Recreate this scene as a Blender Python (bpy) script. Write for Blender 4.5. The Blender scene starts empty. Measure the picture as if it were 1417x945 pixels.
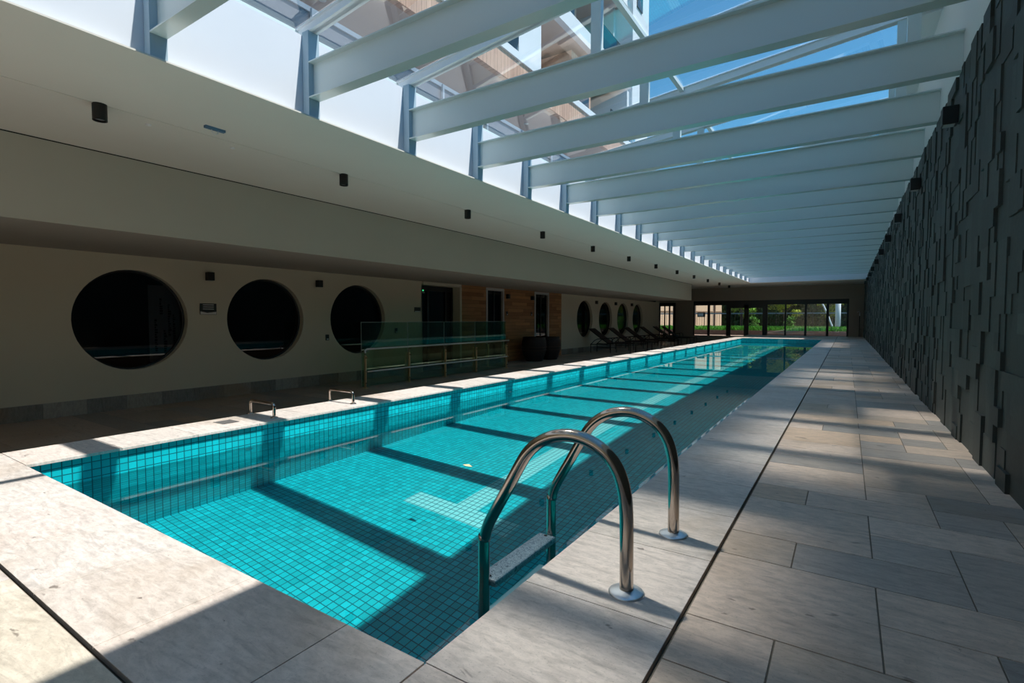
import bpy, bmesh, math, random
import numpy as np
from mathutils import Vector, Matrix
random.seed(7)
C = bpy.context.scene.collection
SC = bpy.context.scene
PI = math.pi

# ------------------------------------------------------------------ camera
CAMH = 0.882
cam_d = bpy.data.cameras.new('camera'); cam = bpy.data.objects.new('camera', cam_d); C.objects.link(cam)
cam_d.sensor_width = 36; cam_d.lens = 36 * 708.9 / 1417; cam_d.clip_start = 0.02; cam_d.clip_end = 500
def _rot(a, b, c):
    ca, sa, cb, sb, cc, sc = math.cos(a), math.sin(a), math.cos(b), math.sin(b), math.cos(c), math.sin(c)
    Ry = np.array([[ca, 0, sa], [0, 1, 0], [-sa, 0, ca]]); Rx = np.array([[1, 0, 0], [0, cb, -sb], [0, sb, cb]])
    Rz = np.array([[cc, -sc, 0], [sc, cc, 0], [0, 0, 1]])
    return Rz @ Rx @ Ry
R_ = _rot(.579, .044, .001)
w = lambda r: (r[0], r[2], -r[1])
rx, dn, fw = w(R_[0]), w(R_[1]), w(R_[2])
cam.matrix_world = Matrix(((rx[0], -dn[0], -fw[0], 0), (rx[1], -dn[1], -fw[1], 0), (rx[2], -dn[2], -fw[2], CAMH), (0, 0, 0, 1)))
SC.camera = cam

# ------------------------------------------------------------------ world, sun, exposure
SC.view_settings.view_transform = 'Standard'; SC.view_settings.look = 'None'
SC.view_settings.gamma = 1.0; SC.view_settings.use_curve_mapping = False
SC.view_settings.exposure = 0.35
SC.render.engine = 'CYCLES'
cy = SC.cycles
cy.use_denoising = True; cy.max_bounces = 14; cy.diffuse_bounces = 6; cy.glossy_bounces = 5
cy.transmission_bounces = 8; cy.transparent_max_bounces = 24; cy.sample_clamp_indirect = 6.0
cy.caustics_reflective = False; cy.caustics_refractive = True; cy.blur_glossy = 0.3

SUN_DIR = Vector((-0.53, -0.113, -1.0)).normalized()      # the way the light travels
world = bpy.data.worlds.new('sky'); SC.world = world; world.use_nodes = True
nt = world.node_tree; nt.nodes.clear()
sky = nt.nodes.new('ShaderNodeTexSky'); sky.sky_type = 'NISHITA'; sky.sun_disc = False
sky.sun_elevation = math.asin(-SUN_DIR.z); sky.sun_rotation = math.atan2(-SUN_DIR.x, -SUN_DIR.y)
sky.air_density = 1.0; sky.dust_density = 0.1; sky.ozone_density = 1.5
hs = nt.nodes.new('ShaderNodeHueSaturation'); hs.inputs['Saturation'].default_value = 1.0
ml = nt.nodes.new('ShaderNodeMix'); ml.data_type = 'RGBA'; ml.blend_type = 'MULTIPLY'; ml.inputs[0].default_value = 1.0; ml.inputs[7].default_value = (0.50, 1.02, 1.12, 1)
bg = nt.nodes.new('ShaderNodeBackground'); bg.inputs['Strength'].default_value = 0.135
ow = nt.nodes.new('ShaderNodeOutputWorld')
nt.links.new(sky.outputs[0], hs.inputs['Color']); nt.links.new(hs.outputs[0], ml.inputs[6]); nt.links.new(ml.outputs[2], bg.inputs[0]); nt.links.new(bg.outputs[0], ow.inputs[0])

sd = bpy.data.lights.new('sun', 'SUN'); sd.energy = 5.2; sd.angle = 0.0093; sd.color = (1.0, 0.96, 0.91)
sun = bpy.data.objects.new('sun', sd); C.objects.link(sun)
sun.rotation_euler = SUN_DIR.to_track_quat('-Z', 'Y').to_euler(); sun.location = (6, 3, 12)
sd.cycles.is_caustics_light = True

# sunlight thrown back by the panes of the facade on the left: narrow beams from where those panes stand
BOUNCE = [  # x, y on the deck, width, length, power
    (-0.72, 1.72, 0.75, 1.5, 1.0),
    (-0.25, 4.35, 0.55, 2.1, 1.0),
    (0.52, 5.0, 0.45, 2.4, 1.0),
    (-0.1, 9.0, 0.9, 3.0, 0.6),
    (-0.4, 21.0, 0.6, 4.0, 0.6),
]
BD = Vector((0.53, -0.113, -1.0)).normalized()
for bx_, by_, bw_, bl_, bp_ in BOUNCE:
    t_ = (bx_ + 5.75) / 0.53
    ld = bpy.data.lights.new('window_glint', 'AREA'); ld.shape = 'RECTANGLE'; ld.size = bw_; ld.size_y = bl_
    ld.spread = math.radians(4.0); ld.energy = bp_ * 2.6 * bw_ * bl_; ld.color = (1.0, 0.95, 0.86)
    lo = bpy.data.objects.new('window_glint', ld); C.objects.link(lo)
    lo.location = (-5.75, by_ + 0.113 * t_, t_)
    zz = -BD; yy = (Vector((0, 1, 0)) - zz * zz.y).normalized(); xx = yy.cross(zz)
    lo.matrix_world = Matrix(((xx.x, yy.x, zz.x, lo.location.x), (xx.y, yy.y, zz.y, lo.location.y), (xx.z, yy.z, zz.z, lo.location.z), (0, 0, 0, 1)))

# ------------------------------------------------------------------ measures (metres, deck top = 0)
XPR, XPL, XW, H, ZB, XS = -0.886, -4.118, 0.706, 2.665, 2.834, -4.016
YN, YP, YO, YE = 0.98, 25.98, 27.66, 31.27
ZW, ZPF = -0.18, -1.37
XL, FL, ZLOW, XF, YF = -9.15, -0.49, 1.845, -6.715, 27.1
PITCH, Y0 = 1.238, 1.70
YB = -4.0
OV = 0.032

# ------------------------------------------------------------------ mesh helpers
class MB:
    def __init__(s): s.v = []; s.f = []; s.sm = []; s.col = []
    def add(s, vs, fs, smooth=False, col=None):
        o = len(s.v); s.v += [tuple(p) for p in vs]
        for f in fs: s.f.append([i + o for i in f]); s.sm.append(smooth); s.col.append(col)
        return s
    def box(s, x0, x1, y0, y1, z0, z1, col=None):
        v = [(x0, y0, z0), (x1, y0, z0), (x1, y1, z0), (x0, y1, z0), (x0, y0, z1), (x1, y0, z1), (x1, y1, z1), (x0, y1, z1)]
        f = [(0, 3, 2, 1), (4, 5, 6, 7), (0, 1, 5, 4), (1, 2, 6, 5), (2, 3, 7, 6), (3, 0, 4, 7)]
        return s.add(v, f, False, col)
    def quad(s, a, b, c, d, col=None): return s.add([a, b, c, d], [(0, 1, 2, 3)], False, col)
    def tube(s, pts, r, n=12, cap=True, rs=None):
        pts = [Vector(p) for p in pts]; N = len(pts); vs = []; fs = []
        up = None
        for i, p in enumerate(pts):
            t = (pts[min(i + 1, N - 1)] - pts[max(i - 1, 0)]).normalized()
            if up is None:
                up = Vector((0, 0, 1)) if abs(t.z) < 0.9 else Vector((1, 0, 0))
            a = (up - t * up.dot(t)).normalized(); b = t.cross(a); up = a
            rr = rs[i] if rs else r
            for k in range(n):
                an = 2 * PI * k / n
                vs.append(p + a * (math.cos(an) * rr) + b * (math.sin(an) * rr))
        for i in range(N - 1):
            for k in range(n):
                fs.append((i * n + k, i * n + (k + 1) % n, (i + 1) * n + (k + 1) % n, (i + 1) * n + k))
        s.add(vs, fs, True)
        if cap:
            o = len(vs)
            s.add([vs[k] for k in range(n)][::-1], [tuple(range(n))]); s.add([vs[(N - 1) * n + k] for k in range(n)], [tuple(range(n))])
        return s
    def lathe(s, prof, c=(0, 0, 0), n=32, axis='z', smooth=True):
        vs = []; fs = []
        for (r, h) in prof:
            for k in range(n):
                a = 2 * PI * k / n; p = (r * math.cos(a), r * math.sin(a), h)
                if axis == 'x': p = (h, r * math.cos(a), r * math.sin(a))
                vs.append((c[0] + p[0], c[1] + p[1], c[2] + p[2]))
        for i in range(len(prof) - 1):
            for k in range(n):
                fs.append((i * n + k, i * n + (k + 1) % n, (i + 1) * n + (k + 1) % n, (i + 1) * n + k))
        return s.add(vs, fs, smooth)
    def build(s, name, mat, parent=None, bevel=0, recalc=True):
        me = bpy.data.meshes.new(name); me.from_pydata(s.v, [], s.f); me.update()
        for i, p in enumerate(me.polygons): p.use_smooth = s.sm[i]
        if any(c is not None for c in s.col):
            at = me.color_attributes.new('tint', 'FLOAT_COLOR', 'CORNER')
            for i, p in enumerate(me.polygons):
                c = s.col[i] or (1, 1, 1)
                for li in p.loop_indices: at.data[li].color = (c[0], c[1], c[2], 1)
        if recalc:
            bm = bmesh.new(); bm.from_mesh(me); bmesh.ops.recalc_face_normals(bm, faces=bm.faces); bm.to_mesh(me); bm.free()
        me.materials.append(mat)
        o = bpy.data.objects.new(name, me); C.objects.link(o)
        if parent: o.parent = parent
        if bevel:
            m = o.modifiers.new('bevel', 'BEVEL'); m.width = bevel; m.segments = 2; m.limit_method = 'ANGLE'
        return o

def tag(o, label=None, cat=None, group=None, kind=None):
    if label: o['label'] = label
    if cat: o['category'] = cat
    if group: o['group'] = group
    if kind: o['kind'] = kind
    return o
def thing(name, label, cat, loc=(0, 0, 0), rz=0, group=None):
    o = bpy.data.objects.new(name, None); C.objects.link(o); o.location = loc; o.rotation_euler = (0, 0, rz); o.empty_display_size = 0.1
    return tag(o, label, cat, group)
def struct(o, label=None): return tag(o, label, kind='structure')
def dup(root, loc=None, label=None, rz=None):
    r = root.copy(); C.objects.link(r)
    if loc is not None: r.location = loc
    if rz is not None: r.rotation_euler = (0, 0, rz)
    if label: r['label'] = label
    for ch in list(root.children):
        c = ch.copy(); C.objects.link(c); c.parent = r
        for g in list(ch.children):
            d = g.copy(); C.objects.link(d); d.parent = c
    return r
ORD = ['nearest', 'second', 'third', 'fourth', 'fifth', 'sixth', 'seventh', 'eighth', 'ninth', 'tenth', 'eleventh', 'twelfth', 'thirteenth',
       'fourteenth', 'fifteenth', 'sixteenth', 'seventeenth', 'eighteenth', 'nineteenth', 'twentieth', 'twenty-first', 'twenty-second', 'twenty-third']

# ------------------------------------------------------------------ materials
def mat(name, col, rough=0.6, metal=0.0, spec=0.5, emit=None, es=0):
    m = bpy.data.materials.new(name); m.use_nodes = True
    b = m.node_tree.nodes['Principled BSDF']
    b.inputs['Base Color'].default_value = (*col, 1); b.inputs['Roughness'].default_value = rough
    b.inputs['Metallic'].default_value = metal; b.inputs['Specular IOR Level'].default_value = spec
    if emit: b.inputs['Emission Color'].default_value = (*emit, 1); b.inputs['Emission Strength'].default_value = es
    return m
class NT:
    def __init__(s, m): s.t = m.node_tree; s.b = s.t.nodes['Principled BSDF']
    def n(s, typ, **kw):
        x = s.t.nodes.new(typ)
        for k, v in kw.items():
            if k in x.inputs: x.inputs[k].default_value = v
            else: setattr(x, k, v)
        return x
    def l(s, a, b): s.t.links.new(a, b)
    def pos(s):
        g = s.n('ShaderNodeNewGeometry'); return g.outputs['Position']
    def math(s, op, a, b=None, c=None):
        x = s.n('ShaderNodeMath'); x.operation = op
        for i, v in enumerate((a, b, c)):
            if v is None: continue
            if isinstance(v, (int, float)): x.inputs[i].default_value = v
            else: s.l(v, x.inputs[i])
        return x.outputs[0]
    def mix(s, f, a, b, typ='MIX'):
        x = s.n('ShaderNodeMix'); x.data_type = 'RGBA'; x.blend_type = typ
        for i, v in ((0, f), (6, a), (7, b)):
            if isinstance(v, (int, float)): x.inputs[i].default_value = v
            elif isinstance(v, tuple): x.inputs[i].default_value = (*v, 1)
            else: s.l(v, x.inputs[i])
        return x.outputs[2]
    def noise(s, vec, scale, detail=4, rough=0.6, dist=0.0, sc3=None):
        if sc3:
            mp = s.n('ShaderNodeMapping'); mp.inputs['Scale'].default_value = sc3; s.l(vec, mp.inputs[0]); vec = mp.outputs[0]
        x = s.n('ShaderNodeTexNoise'); x.inputs['Scale'].default_value = scale; x.inputs['Detail'].default_value = detail
        x.inputs['Roughness'].default_value = rough; x.inputs['Distortion'].default_value = dist
        s.l(vec, x.inputs['Vector']); return x.outputs[0]
    def ramp(s, f, stops):
        x = s.n('ShaderNodeValToRGB'); e = x.color_ramp.elements
        while len(e) < len(stops): e.new(0.5)
        for i, (p, c) in enumerate(stops):
            e[i].position = p; e[i].color = (*c, 1) if isinstance(c, tuple) else (c, c, c, 1)
        s.l(f, x.inputs[0]); return x.outputs[0]
    def bump(s, h, strength=0.3, dist=0.01):
        x = s.n('ShaderNodeBump'); x.inputs['Strength'].default_value = strength; x.inputs['Distance'].default_value = dist
        s.l(h, x.inputs['Height']); s.l(x.outputs[0], s.b.inputs['Normal'])

def plaster(name, col, rough=0.75, amt=0.06):
    m = mat(name, col, rough, spec=0.3); t = NT(m); p = t.pos()
    n1 = t.noise(p, 0.7, 5); n2 = t.noise(p, 60, 2)
    c = t.mix(n1, tuple(x * (1 - amt) for x in col), tuple(min(1, x * (1 + amt)) for x in col))
    t.l(c, t.b.inputs['Base Color']); t.bump(n2, 0.08, 0.003); return m
M = {}
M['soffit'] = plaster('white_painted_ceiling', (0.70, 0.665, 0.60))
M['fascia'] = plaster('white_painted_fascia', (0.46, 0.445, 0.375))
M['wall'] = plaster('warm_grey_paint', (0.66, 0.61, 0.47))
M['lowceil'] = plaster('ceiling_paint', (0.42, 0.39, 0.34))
M['farwall'] = plaster('brown_grey_paint', (0.34, 0.29, 0.235))
M['upwhite'] = plaster('white_exterior_render', (0.66, 0.685, 0.73), amt=0.04)
M['pale'] = plaster('pale_grey_render', (0.72, 0.73, 0.72), amt=0.03)
M['steel'] = plaster('pale_blue_grey_steel_paint', (0.58, 0.66, 0.65), 0.24, 0.03)
M['steel'].node_tree.nodes['Principled BSDF'].inputs['Specular IOR Level'].default_value = 0.75
M['bluesteel'] = plaster('blue_grey_post_paint', (0.36, 0.47, 0.54), 0.45, 0.03)
M['rafter'] = plaster('white_rafter_paint', (0.78, 0.79, 0.80), 0.45, 0.03)
M['black'] = mat('black_metal', (0.006, 0.006, 0.006), 0.45)
M['blackframe'] = mat('black_aluminium', (0.010, 0.009, 0.009), 0.4)
M['darkroom'] = mat('dark_room', (0.012, 0.011, 0.011), 0.8)
M['joint'] = mat('black_joint', (0.004, 0.004, 0.004), 0.9)
M['grout'] = mat('sandy_grout', (0.20, 0.16, 0.12), 0.9)
M['inox'] = mat('polished_steel', (0.44, 0.385, 0.34), 0.11, 1.0)
M['flange'] = mat('bright_steel', (0.75, 0.78, 0.82), 0.35, 0.85)
M['whitealu'] = mat('white_aluminium', (0.55, 0.54, 0.52), 0.4)
M['plasticw'] = mat('white_plastic', (0.75, 0.75, 0.75), 0.4)
M['lens'] = mat('lamp_lens', (0.5, 0.5, 0.5), 0.2)
M['sling'] = mat('brown_mesh_sling', (0.045, 0.022, 0.014), 0.8)
M['bronze'] = mat('bronze_tube', (0.03, 0.02, 0.015), 0.35, 0.6)
M['clay'] = mat('dark_brown_wicker', (0.022, 0.012, 0.010), 0.6)
M['brass'] = mat('warm_steel', (0.80, 0.60, 0.36), 0.38, 1.0)
M['railsteel'] = mat('bright_rail_steel', (0.86, 0.85, 0.82), 0.30, 1.0)
M['signdark'] = mat('dark_sign', (0.02, 0.022, 0.02), 0.5)
M['signwhite'] = mat('white_sign_print', (0.7, 0.7, 0.66), 0.5)
M['green'] = mat('lit_green_sign', (0.02, 0.3, 0.1), 0.5, emit=(0.05, 0.9, 0.3), es=1.0)

def stone(name, rough=0.45, vein=1.0, dark=1.0):
    m = mat(name, (0.5, 0.5, 0.5), rough, spec=0.4); t = NT(m); p = t.pos()
    at = t.n('ShaderNodeVertexColor'); at.layer_name = 'tint'
    v1 = t.noise(p, 2.2, 8, 0.68, 1.6, sc3=(1.0, 4.5, 1)); v2 = t.noise(p, 16, 6, 0.7, 0.5, sc3=(1, 2.5, 1)); v3 = t.noise(p, 120, 3, 0.7)
    k = t.ramp(v1, [(0.28, 0.60), (0.42, 0.96), (0.52, 1.04), (0.60, 0.86), (0.74, 0.70)])
    k2 = t.ramp(v2, [(0.3, 0.74), (0.6, 1.06)])
    k3 = t.ramp(v3, [(0.30, 0.45), (0.42, 1.0)])
    c = t.mix(0.85 * vein, at.outputs[0], k, 'MULTIPLY'); c = t.mix(1.0, c, k2, 'MULTIPLY'); c = t.mix(0.5, c, k3, 'MULTIPLY')
    # rust coloured stains, a few
    st = t.noise(p, 0.9, 5, 0.6, 0.4); sm = t.ramp(st, [(0.52, 0.0), (0.70, 1.0)])
    c = t.mix(t.math('MULTIPLY', sm, 0.55), c, (0.34, 0.23, 0.13))
    sp = t.noise(p, 9.0, 3, 0.5, 0.8, sc3=(1, 2.0, 1)); sk = t.ramp(sp, [(0.70, 0.0), (0.74, 1.0)])
    c = t.mix(t.math('MULTIPLY', sk, 0.6), c, (0.08, 0.055, 0.04))
    t.l(c, t.b.inputs['Base Color']); t.bump(t.math('ADD', v2, t.math('MULTIPLY', v3, 0.5)), 0.12, 0.004)
    t.l(t.ramp(v2, [(0.3, rough - 0.08), (0.7, rough + 0.12)]), t.b.inputs['Roughness'])
    return m
M['stone'] = stone('pale_quartzite')

def tiles(name, axes, base, grout, lane=False, u0=0.0, v0=0.0):
    m = mat(name, base, 0.25); t = NT(m); p = t.pos()
    sx = t.n('ShaderNodeSeparateXYZ'); t.l(p, sx.inputs[0])
    P_ = 0.0512; o = [sx.outputs['XYZ'.index(a)] for a in axes]
    us = [t.math('DIVIDE', t.math('SUBTRACT', o[0], u0), P_), t.math('DIVIDE', t.math('SUBTRACT', o[1], v0), P_)]
    fr = [t.math('ABSOLUTE', t.math('SUBTRACT', t.math('FRACT', u), 0.5)) for u in us]
    g = t.math('GREATER_THAN', t.math('MAXIMUM', fr[0], fr[1]), 0.438)
    cb = t.n('ShaderNodeCombineXYZ'); t.l(t.math('FLOOR', us[0]), cb.inputs[0]); t.l(t.math('FLOOR', us[1]), cb.inputs[1])
    wn = t.n('ShaderNodeTexWhiteNoise'); t.l(cb.outputs[0], wn.inputs['Vector'])
    c = t.mix(wn.outputs['Value'], tuple(x * 0.80 for x in base), tuple(min(1, x * 1.14) for x in base))
    if lane:
        X, Y = sx.outputs[0], sx.outputs[1]
        def rng(v, a, b): return t.math('MULTIPLY', t.math('GREATER_THAN', v, a), t.math('LESS_THAN', v, b))
        f1 = t.math('MULTIPLY', rng(X, -3.0, -2.0), rng(Y, 2.96, 3.165)); f2 = t.math('MULTIPLY', rng(X, -2.60, -2.395), rng(Y, 3.1, 23.8))
        f3 = t.math('MULTIPLY', rng(X, -3.0, -2.0), rng(Y, 23.8, 24.0))
        ln = rng(X, -2.60, -2.395) if lane == 2 else t.math('MAXIMUM', t.math('MAXIMUM', f1, f2), f3)
        c = t.mix(ln, c, (0.26, 0.72, 0.74))
    c = t.mix(g, c, grout); t.l(c, t.b.inputs['Base Color'])
    t.bump(t.math('SUBTRACT', 1.0, g), 0.4, 0.002); return m
TB = (0.006, 0.50, 0.57); TG = (0.006, 0.13, 0.16)
M['tile_floor'] = tiles('pool_floor_mosaic', 'XY', TB, TG, lane=True, u0=XPL)
M['tile_side'] = tiles('pool_side_mosaic', 'YZ', TB, TG, v0=-0.012)
M['tile_end'] = tiles('pool_end_mosaic', 'XZ', TB, TG, v0=-0.012, lane=2)

def dark_blocks():
    m = mat('dark_green_grey_stone', (0.05, 0.06, 0.055), 0.62, spec=0.35); t = NT(m); p = t.pos()
    at = t.n('ShaderNodeVertexColor'); at.layer_name = 'tint'
    n1 = t.noise(p, 30, 5, 0.7); c = t.mix(0.6, at.outputs[0], t.ramp(n1, [(0.3, 0.7), (0.7, 1.15)]), 'MULTIPLY')
    t.l(c, t.b.inputs['Base Color']); t.bump(n1, 0.25, 0.004); return m
M['blocks'] = dark_blocks()

def wood(name, a, b, axes='YZ', pw=0.11, pl=0.9):
    m = mat(name, a, 0.5, spec=0.3); t = NT(m); p = t.pos(); sx = t.n('ShaderNodeSeparateXYZ'); t.l(p, sx.inputs[0])
    u, v = [sx.outputs['XYZ'.index(k)] for k in axes]
    r = t.math('FLOOR', t.math('DIVIDE', v, pw)); u2 = t.math('ADD', u, t.math('MULTIPLY', t.math('FRACT', t.math('MULTIPLY', r, 0.371)), pl))
    cb = t.n('ShaderNodeCombineXYZ'); t.l(r, cb.inputs[0]); t.l(t.math('FLOOR', t.math('DIVIDE', u2, pl)), cb.inputs[1])
    wn = t.n('ShaderNodeTexWhiteNoise'); t.l(cb.outputs[0], wn.inputs['Vector'])
    c = t.mix(wn.outputs['Value'], a, b)
    n = t.noise(p, 6, 5, 0.6, 0.6, sc3=(1, 0.35, 6) if axes == 'YZ' else (1, 4, 0.4))
    c = t.mix(0.7, c, t.ramp(n, [(0.3, 0.7), (0.7, 1.1)]), 'MULTIPLY')
    e = t.math('GREATER_THAN', t.math('ABSOLUTE', t.math('SUBTRACT', t.math('FRACT', t.math('DIVIDE', v, pw)), 0.5)), 0.47)
    c = t.mix(e, c, tuple(x * 0.3 for x in a)); t.l(c, t.b.inputs['Base Color']); return m
M['wood'] = wood('brown_wood_planks', (0.30, 0.13, 0.045), (0.56, 0.28, 0.11))
M['slats'] = wood('pink_brown_vertical_boards', (0.55, 0.33, 0.24), (0.66, 0.42, 0.31), 'ZY', 0.12, 3.0)
M['slabsoff'] = plaster('brown_balcony_soffit', (0.56, 0.45, 0.40))
M['bwin'] = mat('facade_window', (0.03, 0.04, 0.05), 0.05, 0.0, 0.8)

def thin_glass(name, tint=(0.93, 0.97, 0.96), rough=0.0, fac=1.0):
    m = bpy.data.materials.new(name); m.use_nodes = True; t = m.node_tree; t.nodes.clear()
    o = t.nodes.new('ShaderNodeOutputMaterial'); mx = t.nodes.new('ShaderNodeMixShader')
    fr = t.nodes.new('ShaderNodeFresnel'); fr.inputs['IOR'].default_value = 1.5
    mm = t.nodes.new('ShaderNodeMath'); mm.operation = 'MULTIPLY'; mm.inputs[1].default_value = fac
    tr = t.nodes.new('ShaderNodeBsdfTransparent'); tr.inputs[0].default_value = (*tint, 1)
    gl = t.nodes.new('ShaderNodeBsdfGlossy'); gl.inputs['Roughness'].default_value = rough
    t.links.new(fr.outputs[0], mm.inputs[0]); t.links.new(mm.outputs[0], mx.inputs[0]); t.links.new(tr.outputs[0], mx.inputs[1]); t.links.new(gl.outputs[0], mx.inputs[2])
    t.links.new(mx.outputs[0], o.inputs[0]); return m
M['glass'] = thin_glass('clear_glass', fac=1.4)
M['roofglass'] = thin_glass('roof_glass', (0.92, 0.96, 0.97), 0.0, 0.22)
M['tglass'] = thin_glass('green_tinted_glass', (0.70, 0.88, 0.78), 0.0, 0.5)
M['winglass'] = thin_glass('dark_film_glass', (0.28, 0.28, 0.30), 0.0, 1.3)

def water():
    m = bpy.data.materials.new('pool_water'); m.use_nodes = True; t = m.node_tree; t.nodes.clear()
    o = t.nodes.new('ShaderNodeOutputMaterial'); g = t.nodes.new('ShaderNodeBsdfRefraction'); g.inputs['IOR'].default_value = 1.333
    g.inputs['Roughness'].default_value = 0.0; g.inputs['Color'].default_value = (0.86, 0.98, 0.98, 1)
    gl = t.nodes.new('ShaderNodeBsdfGlossy'); gl.inputs['Roughness'].default_value = 0.0
    fr = t.nodes.new('ShaderNodeFresnel'); fr.inputs['IOR'].default_value = 1.333
    pw = t.nodes.new('ShaderNodeMath'); pw.operation = 'POWER'; pw.inputs[1].default_value = 1.0
    mx = t.nodes.new('ShaderNodeMixShader'); t.links.new(fr.outputs[0], pw.inputs[0]); t.links.new(pw.outputs[0], mx.inputs[0])
    t.links.new(g.outputs[0], mx.inputs[1]); t.links.new(gl.outputs[0], mx.inputs[2]); t.links.new(mx.outputs[0], o.inputs[0]); return m
M['water'] = water()

# ------------------------------------------------------------------ the deck
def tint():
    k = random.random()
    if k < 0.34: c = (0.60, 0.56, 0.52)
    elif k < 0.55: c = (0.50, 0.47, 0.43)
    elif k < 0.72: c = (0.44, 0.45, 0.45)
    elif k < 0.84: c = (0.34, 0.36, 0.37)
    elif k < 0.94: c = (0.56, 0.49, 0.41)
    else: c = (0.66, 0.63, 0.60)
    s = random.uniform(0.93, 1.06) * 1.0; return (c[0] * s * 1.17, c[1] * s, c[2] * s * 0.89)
def mosaic(mb, xs, ys, z, fixed=(), gap=0.0022, th=0.012, mul=1.0):
    nx, ny = len(xs) - 1, len(ys) - 1; used = [[False] * ny for _ in range(nx)]
    def put(i, j, a, b):
        for p in range(i, i + a):
            for q in range(j, j + b): used[p][q] = True
        c = tuple(v * mul for v in tint())
        mb.box(xs[i] + gap, xs[i + a] - gap, ys[j] + gap, ys[j + b] - gap, z - th, z, c)
    for f in fixed:
        if f[0] + f[2] <= nx and f[1] + f[3] <= ny: put(*f)
    for j in range(ny):
        for i in range(nx):
            if used[i][j]: continue
            a, b = random.choice([(1, 1), (2, 1), (2, 1), (2, 1), (3, 1), (2, 2), (1, 1), (2, 1)])
            while a > 1 and (i + a > nx or any(used[p][j] for p in range(i, i + a))): a -= 1
            while b > 1 and (j + b > ny or any(used[p][q] for p in range(i, i + a) for q in range(j, j + b))): b -= 1
            put(i, j, a, b)
JG = 0.006
deck = MB()
m_ = 0.245
ys0 = 0.565 - m_ * 18
ysr = [ys0 + m_ * k for k in range(int((YE - ys0) / m_) + 1)] + [YE]
xsr = [-0.39 + JG, -0.145, 0.10, 0.352, 0.592, XW + 0.02]
J = lambda y: min(range(len(ysr)), key=lambda k: abs(ysr[k] - y))
fx = [(0, J(1.545), 2, 2), (1, J(2.035), 2, 1), (0, J(2.035), 1, 1), (2, J(1.79), 2, 1), (2, J(1.545), 1, 1), (0, J(1.30), 1, 1), (1, J(1.30), 2, 1),
      (0, J(2.28), 2, 2), (2, J(2.28), 1, 1), (3, J(2.035), 1, 2), (2, J(2.525), 2, 1), (0, J(2.77), 1, 1), (1, J(2.77), 2, 1), (0, J(3.015), 2, 2),
      (2, J(3.015), 1, 1), (3, J(2.77), 1, 1), (2, J(3.26), 2, 2)]
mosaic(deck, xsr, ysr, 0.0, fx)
# camera-side deck left of the long joint
ysn = [0.5 - JG - 0.49 * k for k in range(10)][::-1]
xsn = [-0.39 - JG - 0.49 * k for k in range(12)][::-1]
xsn = [x for x in xsn if x > -5.6]
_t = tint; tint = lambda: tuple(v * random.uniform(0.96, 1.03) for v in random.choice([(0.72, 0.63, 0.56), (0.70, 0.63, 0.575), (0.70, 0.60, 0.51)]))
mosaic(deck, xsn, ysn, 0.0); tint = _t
# coping stones round the pool, half a metre wide
def coping(x0, x1, y0, y1, along):
    p = (y0 if along == 'y' else x0); e = (y1 if along == 'y' else x1)
    while p < e - 0.02:
        q = min(e, p + 0.49)
        if e - q < 0.15: q = e
        s = random.uniform(0.95, 1.04); c = tuple(v * s for v in random.choice([(0.72, 0.62, 0.555), (0.73, 0.64, 0.58), (0.68, 0.60, 0.54)]))
        if along == 'y': deck.box(x0, x1, p + 0.0015, q - 0.0015, -0.018, 0.0, c)
        else: deck.box(p + 0.0015, q - 0.0015, y0, y1, -0.018, 0.0, c)
        p = q
coping(XPR, -0.39 - JG, YN - 0.03, YP, 'y')
coping(XPL - 0.50, XPL, YN - 0.03, YP, 'y')
coping(XPL - 0.50, XPR, 0.50 + JG, YN - 0.032, 'x')
coping(XPR + 0.002, -0.39 - JG, 0.50 + JG, YN - 0.032, 'x')
coping(XPL - 0.50, -0.39 - JG, YP + 0.002, YP + 0.45, 'x')
mosaic(deck, [XPL - 0.5 + 0.6 * k for k in range(0, 7)] + [-0.39 - JG], [YP + 0.452 + m_ * k for k in range(0, 21)], 0.0)
struct(deck.build('pool_deck_paving', M['stone'], bevel=0.0012), 'pale stone slabs paving the raised deck around the pool')
sub = MB()
sub.box(-0.39 + 0.004, XW + 0.05, YB, YE, -0.05, -0.0025)
sub.box(-5.6, -0.39 - 0.004, YB, 0.494, -0.05, -0.0025)
sub.box(XPL - 0.5, -0.394, YP + 0.45, YE, -0.05, -0.0025)
sub.box(XPR + OV + 0.002, -0.394, YN - 0.03, YP + 0.45, -0.25, -0.0185); sub.box(XPL - 0.5, XPL - OV - 0.002, YN - 0.03, YP + 0.45, -0.25, -0.0185)
sub.box(XPL - 0.5, -0.394, 0.506, YN - OV - 0.002, -0.25, -0.0185); sub.box(XPL - 0.5, -0.394, YP + 0.002, YP + 0.45, -0.25, -0.0185)
struct(sub.build('deck_grout', M['grout']))
jb = MB(); jb.box(-0.40, -0.38, YB, YE, -0.06, -0.03); jb.box(-5.6, -0.40, 0.488, 0.512, -0.06, -0.03)
struct(jb.build('expansion_joint', M['joint']), 'black expansion joint running along the deck beside the coping')
# raised body under the deck, seen from the lower walkway
bd = MB()
bd.box(XPL - 0.48, XPL - 0.002 - 0.14, YB, YE, FL, -0.031); bd.box(-5.6, XPL - 0.45, YB, 0.48, FL, -0.051)
struct(bd.build('deck_plinth', M['fascia']))

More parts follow.
